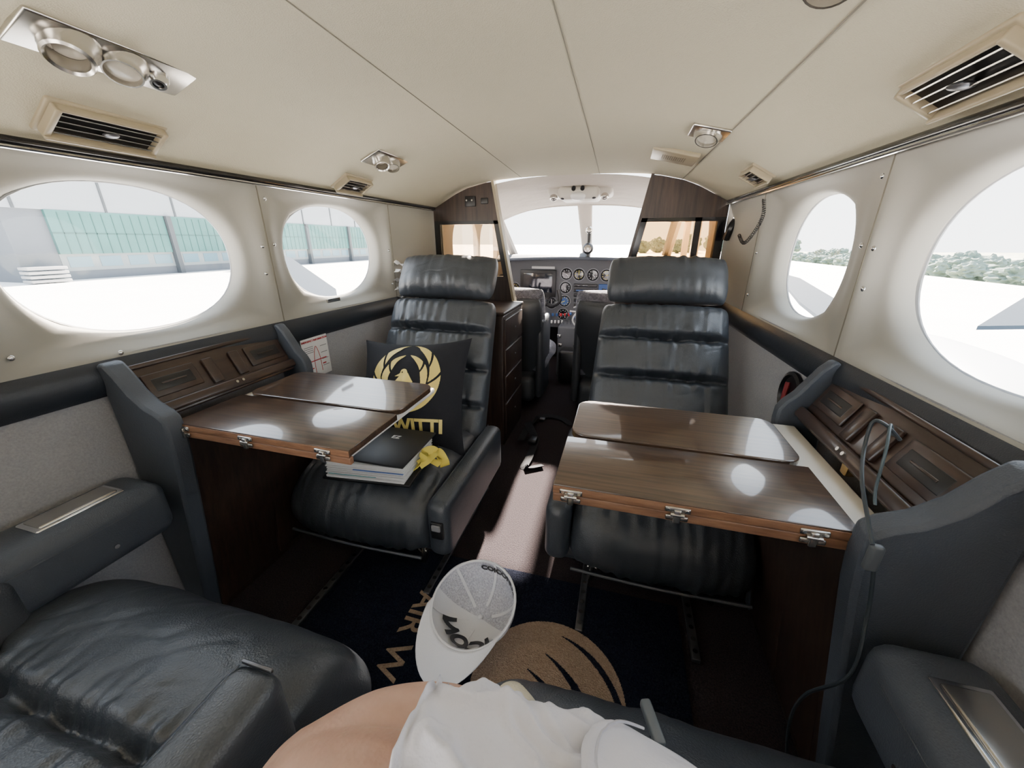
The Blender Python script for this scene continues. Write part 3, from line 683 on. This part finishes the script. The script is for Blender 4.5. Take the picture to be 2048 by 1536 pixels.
# yellow strap
t=thing('yellow_strap',at(860,930,Z=.31),'crumpled yellow ribbon tag beside the papers on the left seat','ribbon')
def Y_(u,v,h=0): p=at(u,v,Z=.314+h); return p
MB().ribbon([Y_(826,938),Y_(842,925,.02),Y_(850,905,.035),Y_(868,900,.03),Y_(880,915,.012),Y_(868,930,.004)],.024,(0,1,.3),.0008,8).build('ribbon',yellow,t)
MB().ribbon([Y_(838,930,.01),Y_(860,915,.022),Y_(876,905,.026),Y_(888,922,.004),Y_(890,932,.002)],.026,(.6,.6,.2),.0008,8).build('tail',yellow,t)
# ---------------- info card, red handle, placards ----------------
a=at(592,688,X=-.672);b=at(655,742,X=-.672)
t=thing('information_card',(-.672,(a.y+b.y)/2,b.z),'white emergency information card with red print on the grey left wall','card')
Mw=frame((-w(.98)+.004,(a.y+b.y)/2+.02,(a.z+b.z)/2),(0,1,0),(0,0,1)); H=.065; W=.055
MB().rbox((-W,-H,0),(W,H,.0015),.0005,M=Mw).build('sheet',paper,t)
txt('EMERGENCY INFORMATION',.0085,Mw@Matrix.Translation((0,.055,.002)),red,t,bold=.0002)
q=MB()
for k in range(4): q.box((-.048,.036-k*.006,.0016),(-.01,.038-k*.006,.002),Mw); q.box((.02,.03-k*.022,.0016),(.048,.032-k*.022,.002),Mw)
q.build('print_lines',pm('grey_print',(.25,.25,.28),.6),t)
q=MB(); q.tube([Mw@Vector(p) for p in ((-.014,-.05,.002),(-.012,.0,.002),(0,.035,.002),(.012,.0,.002),(.014,-.05,.002))],.0009,5,sub=5)
q.box((-.04,-.012,.0016),(.04,-.009,.002),Mw); q.box((-.04,-.035,.0016),(-.02,-.032,.002),Mw); q.box((.02,-.03,.0016),(.035,-.026,.002),Mw); q.build('aircraft_outline',red,t)
c=at(1560,792,X=.655); t=thing('emergency_handle',c,'dull red handle in a round dark recess on the right wall behind the console','handle')
Mh=frame((w(c.y)+.001,c.y,c.z),(0,-1,0),(0,0,1))
MB().lathe([(.062,0),(.062,.006),(.054,.009),(.050,.002),(.0001,.001)],Mh,28).build('recess',black,t)
MB().tube([Mh@Vector(p) for p in ((-.022,.03,.004),(-.014,-.01,.009),(.0,-.034,.008),(.016,-.01,.009),(.022,.02,.004))],.006,8,sub=5).build('grip',dred,t)
for (u,v,lab) in ((1632,652,'small red lettered placard low on the glass of the far right window'),):
    c=at(u,v,X=.700); t=thing('placard',c,lab,'placard')
    Mq=frame((w(c.y)+.040,c.y,c.z),(0,-1,0),(.35,0,1))
    MB().rbox((-.04,-.010,0),(.04,.010,.001),.0004,M=Mq).build('plate',white,t)
    txt('MAX 2',.014,Mq@Matrix.Translation((-.01,.004,.0015)),red,t,bold=.0003)
    q=MB()
    for k in range(8): q.box((-.035+k*.009,-.009,.001),(-.031+k*.009,-.004,.0016),Mq)
    q.build('stripes',yellow,t)
c=at(668,600,X=-.672); Mq=frame((-w(c.y)-.004,c.y,c.z),(0,1,0),(0,0,1)); t=thing('nameplate',c,'small silver plate under the far left window','plate')
MB().rbox((-.03,-.006,0),(.03,.006,.0055),.0006,M=Mq).build('plate',alu,t)
# handset + coiled cord
t=thing('telephone_handset',at(1465,460,Y=1.76),'black telephone handset with coiled cord on the right partition edge','handset')
MB().tube([at(1452,478,Y=1.74),at(1462,455,Y=1.72),at(1474,438,Y=1.74)],.014,8,sub=5).build('handset',black,t)
A=[at(1528,398,Y=1.36),at(1526,430,Y=1.36),at(1510,462,Y=1.40),at(1488,486,Y=1.48),at(1478,470,Y=1.60)]; P=spline(A,90); hel=[]
for i,p in enumerate(P):
    tt=(P[min(i+1,len(P)-1)]-P[max(0,i-1)]).normalized(); n1=tt.orthogonal().normalized(); n2=tt.cross(n1); a_=i*.62
    hel.append(p+(n1*math.cos(a_)+n2*math.sin(a_))*.0045)
MB().tube(hel,.0011,5).build('coiled_cord',black,t)
# seat belts in aisle
t=thing('seat_belt',at(1070,880,Z=.0),'black seat belt with metal buckle lying on the aisle carpet','seat belt')
MB().ribbon([at(1042,880,Z=.03),at(1060,850,Z=.02),at(1090,832,Z=.012),at(1125,838,Z=.006),at(1140,850,Z=.006)],.035,(.3,1,0),.0012,8).build('strap',textile,t)
MB().ribbon([at(1055,845,Z=.05),at(1070,880,Z=.02),at(1058,915,Z=.012),at(1050,935,Z=.006),at(1085,930,Z=.006)],.035,(1,0,.2),.0012,8).build('strap',textile,t)
c=at(1085,838,Z=.016); MB().rbox(c+Vector((-.014,-.012,-.004)),c+Vector((.014,.012,.006)),.004).build('buckle',trackm,t)
c=at(1066,880,Z=.03); MB().rbox(c+Vector((-.02,-.025,-.01)),c+Vector((.02,.025,.01)),.006).build('latch',black,t)
# ---------------- rug ----------------
t=thing('rug',(0,.33,0),'navy floor rug with tan lettering and a round tan emblem under the cap','rug')
MB().rbox((-.42,-.2,.0005),(.47,.80,.009),.003).build('pile',rugm,t)
I=Matrix.Identity(4)
def em(x,y):
    r=math.hypot(x,y)
    if r>1: return False
    if y<-.35: return r>.82
    for c0,cr,x0,th in (((-.2,-.35),1.20,.08,.040),((-.75,-.85),1.50,-.1,.050),((-.95,-1.25),1.62,-.3,.05),((.5,-1.6),1.68,-.15,.06)):
        d=abs(math.hypot(x-c0[0],y-c0[1])-cr)
        if d<th*min(1,(x-x0)*1.8+.15) and x>x0: return False
    return True
implicit(em,.185,.51,.16,200,I,lambda x,y:.0098).build('emblem',tan,t,smooth=False)
txt('AIR W',.078,Matrix.Translation((-.158,.555,.0098))@Matrix.Rotation(-PI/2,4,'Z'),tan2,t,bold=.001)
# ---------------- cap ----------------
cc=Vector((.006,.614,.0)); t=thing('baseball_cap',cc,'white trucker cap lying upside down on the navy rug','cap')
ang=math.radians(-106)   # brim direction
Mk=Matrix.Translation(cc+Vector((0,0,.036)))@Matrix.Rotation(ang,4,'Z')@Matrix.Rotation(math.radians(18),4,'Y')
capw=pm('cap_white',(.78,.78,.81),.8,bump=[('v',500,.3,.001)])
meshm=pm('cap_mesh',(.72,.72,.77),.8,bump=[('v',260,1,.003)],mix=((.52,.52,.58),260,.4,.6))
R1,R2,HC=.098,.098,.085
def crown(a0,a1):
    def g(a,b):
        t_=a0+(a1-a0)*a; ph=PI/2*b
        wob=1+.02*math.sin(3*t_+1)*(1-b)+.012*math.sin(5*t_)*(1-b)-.018*abs(math.cos(3*t_))**8*math.sin(PI*b)
        return (wob*R1*math.cos(ph)**.7*math.cos(t_) if b<1 else 0,wob*R2*math.cos(ph)**.7*math.sin(t_) if b<1 else 0,HC*(1-math.sin(ph)**1.1))
    return g
q=MB(); q.grid(crown(-PI/2*.95,PI/2*.95),50,20,M=Mk); cr=q.build('front_panel',capw,t,ang=80)
q=MB(); q.grid(crown(PI/2*.95,PI*1.525),50,20,M=Mk); o=q.build('mesh_back',meshm,t,ang=80)
def brim(a,b):
    t_=-PI/2*.80+PI*.80*a; ex=.070*math.cos(t_*1.1)**.7*b
    return (R1*math.cos(t_)+ex,R2*1.0*math.sin(t_)*(1+.0*b),HC-.002+.030*(math.sin(t_)**2)*b-.020*b)
q=MB(); q.grid(brim,26,10,M=Mk); o=q.build('brim',capw,t,ang=80); o.modifiers.new('s','SOLIDIFY').thickness=.003
def cin(a_,b,k=.975):  # point just inside the crown
    p=Vector(crown(a_,a_+.001)(0,max(0,min(.999,b)))); return Vector((p.x*k,p.y*k,HC-(HC-p.z)*k))
for a_ in (0,PI/3,-PI/3,2*PI/3,-2*PI/3,PI):
    q=MB(); q.ribbon([Mk@cin(a_,b/9) for b in range(0,9)],.007,Mk.to_3x3()@Vector((-math.sin(a_),math.cos(a_),0)),.0005,3)
    q.build('seam_tape',capw,t)
q=MB(); q.tube([Mk@Vector((R1*.99*math.cos(k*PI/20),R2*.99*math.sin(k*PI/20),HC-.002)) for k in range(40)],.003,6,True); q.build('sweatband',capw,t)
q=MB(); q.ball(Mk@Vector((0,0,.006)),.006,(1,1,.5),8); q.build('button',capw,t)
txt('ICON',.056,Mk,black,cr,bold=.0028,wrap=lambda c:cin(-c.x/.072,.50+c.y/.135,.93-c.z*8))
txt('COICONUZ',.022,Mk,black,cr,bold=.0010,wrap=lambda c:cin(PI-.25-c.x/.09,.17-c.y/.135,.955-c.z*8))
# ---------------- person ----------------
cz=CAM.z
def r_(x,y,z): return Vector((CAM.x+x,y,cz+z))
def limb(mb,pts,rad):
    P=[r_(*p) for p in pts]; mb.tube(P,rad,20,sub=8); mb.ball(P[0],rad[0]*.98); mb.ball(P[-1],rad[-1]*.98); return mb
def body(name,mb,mat,parent,vox,it):
    o=mb.build(name,mat,parent); r=o.modifiers.new('remesh','REMESH'); r.mode='VOXEL'; r.voxel_size=vox; r.use_smooth_shade=True
    s=o.modifiers.new('smooth','SMOOTH'); s.factor=.6; s.iterations=it; return o
b=MB()
limb(b,[(.20,-.02,-.43),(.07,.06,-.425),(-.06,.095,-.430),(-.13,.108,-.438),(-.188,.104,-.442)],[.10,.094,.086,.078,.072])
limb(b,[(-.205,.125,-.452),(-.175,.174,-.462),(-.125,.205,-.470),(-.09,.215,-.50)],[.062,.056,.048,.040])
limb(b,[(-.09,.215,-.50),(-.05,.225,-.53),(-.04,.25,-.535),(-.07,.278,-.53)],[.038,.032,.028,.024])
limb(b,[(.24,-.06,-.44),(.28,.05,-.465),(.31,.17,-.49)],[.11,.09,.068])
limb(b,[(.31,.17,-.495),(.31,.24,-.64),(.31,.23,-.80)],[.066,.055,.038])
limb(b,[(.31,.23,-.81),(.31,.31,-.84),(.31,.38,-.845)],[.042,.036,.026])
b.ball(r_(.22,-.10,-.42),.14,(1.15,.9,.85)); limb(b,[(.22,-.11,-.36),(.22,-.16,-.22),(.22,-.20,-.08)],[.135,.12,.13])
pr=body('person',b,skin,None,.0045,2); tag(pr,'seated person in white shorts with one bare knee folded across the seat','person')
# shorts: cloth tubes with soft modelled folds
def fold(seed,amp):
    def d(t,a):
        ca,sa=math.cos(a),math.sin(a)
        v=amp*1.0*noise.noise(Vector((ca*1.1+seed,sa*1.1,t*2.2)))
        wx=.35*noise.noise(Vector((ca*1.5+seed,sa*1.5,t*3+3)))
        n1=noise.noise(Vector((ca*1.3+t*3.0+seed+wx,sa*1.3-t*2.2,t*2.0+seed)))
        v+=amp*.95*math.exp(-(n1/.12)**2)
        n2=noise.noise(Vector((ca*1.9-t*3.6+seed*2+wx,sa*1.9+t*3,t*3)))
        v+=amp*.75*math.exp(-(n2/.09)**2)
        n3=noise.noise(Vector((ca*3-t*5+seed*3,sa*3+t*6+wx,t*6)))
        v+=amp*.42*math.exp(-(n3/.10)**2)
        v+=amp*.6*math.exp(-((t-.985)/.012)**2)
        return v-amp*.5
    return d
SP=[(.24,-.02,-.44),(.165,.048,-.440),(.09,.092,-.432),(.01,.114,-.427),(-.055,.120,-.428),(-.112,.116,-.432)]
SR=[.112,.110,.109,.108,.105,.097]
b=MB(); b.tube([r_(*p) for p in SP],SR,240,sub=52,disp=fold(2.7,.0088))
b.tube([r_(*p) for p in ((.22,-.09,-.44),(.27,.03,-.462),(.295,.10,-.475))],[.12,.104,.09],90,sub=30,disp=fold(4.1,.008))
b.ball(r_(.22,-.12,-.42),.14,(1.15,.9,.85),24)
sh=b.build('shorts',wcloth,pr,ang=180)
sm_=sh.modifiers.new('soft','SMOOTH'); sm_.factor=.5; sm_.iterations=2
P=spline([r_(*p) for p in SP],26)
def surf(t,a,off):
    i=t*(len(P)-1); i0=min(int(i),len(P)-2); p=P[i0].lerp(P[i0+1],i-i0); tt=(P[min(i0+1,len(P)-1)]-P[max(i0-1,0)]).normalized()
    up=Vector((0,0,1)); up=(up-tt*up.dot(tt)).normalized(); fw=up.cross(tt)
    if fw.y<0: fw=-fw
    f=t*(len(SR)-1); j=min(int(f),len(SR)-2); r=SR[j]+(SR[j+1]-SR[j])*(f-j)
    return p+(up*math.cos(a)+fw*math.sin(a))*(r+off)
b=MB(); b.grid(lambda u,v:surf(.34+.24*u+.06*math.sin(v*3.2),-.1+1.15*v,.0085+.004*noise.noise(Vector((u*3,v*3,2)))),30,30)
pk=b.build('pocket',wcloth,pr,ang=180); s_=pk.modifiers.new('s','SOLIDIFY'); s_.thickness=.004
stm=pm('stitch_grey',(.42,.42,.47),.8)
b=MB(); b.tube([surf(.36+.06*math.sin(v*3.2),-.08+1.1*v,.0125+.004*noise.noise(Vector((.1,v*3,2)))) for v in [i/24 for i in range(25)]],.0011,5); b.build('stitching',stm,pk)
b=MB(); b.tube([surf(.56+.06*math.sin(v*3.2),-.08+1.1*v,.0125+.004*noise.noise(Vector((2.6,v*3,2)))) for v in [i/24 for i in range(25)]],.0011,5); b.build('stitching',stm,pk)
b=MB()
limb(b,[(-.05,.235,-.535),(-.055,.262,-.530),(-.08,.285,-.525)],[.034,.028,.024]); body('sock',b,sock,pr,.005,3)
# lap belt buckle on near right seat
t=thing('lap_belt',at(1300,1450,Z=.368),'grey lap belt end with plastic buckle beside the white shorts','seat belt')
MB().ribbon([at(1308,1470,Z=.372),at(1322,1500,Z=.372),at(1345,1560,Z=.372)],.012,(.8,-.3,0),.001,8).build('strap',leather_g,t)
c=at(1304,1448,Z=.374); MB().rbox((-.006,-.022,-.004),(.006,.022,.008),.003,M=Matrix.Translation(c)@Matrix.Rotation(.35,4,'Z')).build('buckle',pm('bk',(.12,.135,.145),.4),t)
# ---------------- outside ----------------
con=pm('apron_concrete',(.72,.72,.72),.9,mix=((.80,.80,.78),.3,.3,.7)); grass=pm('dry_grass',(.22,.24,.15),.95,mix=((.56,.56,.46),.12,.38,.62))
m=MB(); m.add([(-300,-200,-1.2),(20,-200,-1.2),(20,400,-1.2),(-300,400,-1.2)],[(0,1,2,3)]); struct('ground_apron',m,con,smooth=False)
m=MB(); m.add([(20,-200,-1.2),(60,-200,-6.5),(60,400,-6.5),(20,400,-1.2),(400,-200,-6.5),(400,400,-6.5)],[(0,1,2,3),(1,4,5,2)]); struct('ground_grass',m,grass,smooth=False)
hg=pm('hangar_grey',(.10,.115,.135),.8,bump=None); hl=pm('hangar_light',(.25,.28,.31),.8); tealm=pm('teal_glazing',(.032,.118,.112),.5,mix=((.042,.145,.14),.6,.3,.7)); hb=pm('hangar_dark',(.055,.065,.075),.8); hw=pm('hangar_window',(.10,.19,.24),.3); bars=pm('glazing_bar',(.022,.08,.075),.6)
t=thing('hangar',(-31,36,-1.2),'grey hangar with a wide band of teal glazing seen through the left windows','hangar')
X0=-31
MB().box((X0-20,13.5,-1.2),(X0,70,5.0)).build('wall',hg,t,smooth=False)
MB().box((X0-.1,13.3,2.6),(X0+.15,70,5.4)).build('upper_cladding',hl,t,smooth=False)
MB().box((X0-.1,15.2,-.7),(X0+.03,70,.25)).build('lower_cladding',pm('hangar_pale',(.20,.23,.24),.8),t,smooth=False)
MB().box((X0-20,13.3,5.4),(X0+.6,70,5.9)).build('roof',hb,t,smooth=False)
for y0,y1 in ((15.2,21.2),(21.6,27.6),(28.0,34.0),(34.4,40.4),(40.8,46.8),(47.2,53)):
    MB().box((X0,y0,.25),(X0+.2,y1,2.6)).build('teal_panel',tealm,t,smooth=False)
    q=MB()
    for j in range(1,12): yy=y0+(y1-y0)*j/12; q.box((X0+.2,yy-.02,.25),(X0+.22,yy+.02,2.5))
    q.box((X0+.2,y0,1.35),(X0+.22,y1,1.42)); q.build('glazing_bars',bars,t,smooth=False)
    for j in range(4):
        yy=y0+.3+(y1-y0)*j/4; q=MB(); q.box((X0+.0,yy,-.5),(X0+.05,yy+(y1-y0)/4-.4,.1)); q.build('low_window',hw,t,smooth=False)
for yy in (21.4,27.8,34.2,40.6,47.0): MB().box((X0,yy-.15,-1.2),(X0+.4,yy+.15,2.6)).build('column',hb,t,smooth=False)
for j in range(14): q=MB(); q.box((X0+.15,14+j*4,2.6),(X0+.2,14.12+j*4,5.4)); q.build('cladding_joint',hb,t,smooth=False)
t=thing('pallet_stack',(-29,13.6,-1.2),'white pallets stacked against the near end of the hangar','pallets')
pal=pm('pallet_grey',(.34,.34,.34),.8)
for j in range(4): MB().rbox((-30.2,13.0,-1.15+j*.22),(-29.4,14.6,-1.0+j*.22),.03).build('pallet',pal,t)
t=thing('parked_car',(-28,25.5,-1.2),'small white car parked before the hangar doors','car')
MB().rbox((-29,24,-1.0),(-27.3,27.4,-.35),.2).build('body',pal,t); MB().rbox((-28.9,24.7,-.4),(-27.4,26.8,.1),.25).build('cabin',hw,t)
for yy in (24.7,26.7): MB().cyl((-27.25,yy,-.9),(-27.45,yy,-.9),.3).build('wheel',black,t)
# wings
wingw=pm('wing_white',(.6,.62,.65),.4); wblue=pm('wing_blue',(.024,.038,.056),.9,spec=.1)
for sg,lab in ((-1,'blue and white aircraft wing outside the far left window'),(1,'blue and white aircraft wing outside the right windows')):
    t=thing('wing',(sg*3,1.2,.0),lab,'wing','aircraft wings')
    pp=[(564,512),(580,514),(672,578),(676,600),(612,600),(566,562)] if sg<0 else [(1570,548),(1600,556),(1712,622),(1712,650),(1660,650),(1600,604),(1575,575)]
    vs=[at(u,v,Z=.30) for u,v in pp]; MB().prism([(v.x,v.y) for v in vs],.03,Matrix.Translation((0,0,.27))).build('dark_stripe',wblue,t,smooth=False)
    if sg>0:
        vs=[at(u,v,Z=.30) for u,v in ((1955,652),(2080,575),(2120,650))]; MB().prism([(v.x,v.y) for v in vs],.03,Matrix.Translation((0,0,.27))).build('dark_stripe',wblue,t,smooth=False)
    MB().rbox((sg*.95,.95,-.25),(sg*6.5,2.9,-.08),.06).build('wing_skin',wingw,t)
    MB().ball((sg*2.4,3.2,-.05),.42,(.85,3.0,.75)).build('engine_nacelle',wingw,t)
# trees
leaf=[pm('leaf_%d'%k,c,.9,mix=(c2,.9,.35,.7)) for k,(c,c2) in enumerate((((.11,.16,.14),(.17,.22,.19)),((.13,.18,.16),(.20,.25,.22))))]
bark=pm('bark',(.15,.13,.11),.9)
def crown_mesh(seed):
    bm=bmesh.new(); bmesh.ops.create_icosphere(bm,subdivisions=4,radius=1)
    for v in bm.verts: v.co*=1+.40*noise.noise(v.co*1.7+Vector((seed*7,0,0)))+.25*noise.noise(v.co*5+Vector((seed,3,0)))+.2*noise.noise(v.co*12)
    me=bpy.data.meshes.new('crown'); bm.to_mesh(me); bm.free(); return me
crs=[]
for k in range(3): me=crown_mesh(k); me.materials.append(leaf[k%2]); crs.append(me)
trk_o=None
def tree(x,y,z,h,i,lab,grp,wr):
    global trk_o
    t=thing('tree',(x,y,z),lab,'tree',grp)
    if trk_o is None: o=MB().cyl((0,0,0),(0,0,1),.12,.07,8).build('trunk',bark); trk_o=o
    else: o=trk_o.copy(); COL.objects.link(o)
    o.parent=t; o.scale=(h*.3,h*.3,h*.5)
    c=bpy.data.objects.new('crown',crs[i%3]); COL.objects.link(c); c.parent=t; c.location=(0,0,h*.52); c.scale=(wr,wr,h*.46); c.rotation_euler=(0,0,i*1.3)
for i in range(40):
    tree(62+10*(i%2)+random.uniform(-1,1),30+i*3.8,-6.5,(5.0 if i%2 else 3.9)+random.uniform(-.5,.5),i,'hazy green tree in the treeline beyond the right windows','treeline beyond the field',2.9)
for i in range(9):
    tree(4+i*3.4,90+5*(i%2),-1.2,2.9+random.uniform(-.6,1.0),i,'tree in the row seen through the amber pane ahead of the aircraft','trees ahead of the aircraft',1.7)
# ---------------- light ----------------
wd=bpy.data.worlds.new('world'); S.world=wd; wd.use_nodes=True; nt=wd.node_tree; bg=nt.nodes['Background']
tc=nt.nodes.new('ShaderNodeTexCoord'); sp=nt.nodes.new('ShaderNodeSeparateXYZ'); rp=nt.nodes.new('ShaderNodeValToRGB')
rp.color_ramp.elements[0].position=.0; rp.color_ramp.elements[0].color=(1,1,1,1); rp.color_ramp.elements[1].position=.7; rp.color_ramp.elements[1].color=(.76,.86,1,1)
nt.links.new(tc.outputs['Generated'],sp.inputs[0]); nt.links.new(sp.outputs[2],rp.inputs[0]); nt.links.new(rp.outputs[0],bg.inputs[0]); bg.inputs[1].default_value=5.8
sl=bpy.data.lights.new('sun','SUN'); sl.energy=110; sl.angle=math.radians(1.6); sl.color=(1,.85,.72); so=bpy.data.objects.new('sun',sl); COL.objects.link(so)
so.rotation_euler=Vector((.054,-.85,-.525)).to_track_quat('-Z','Y').to_euler()
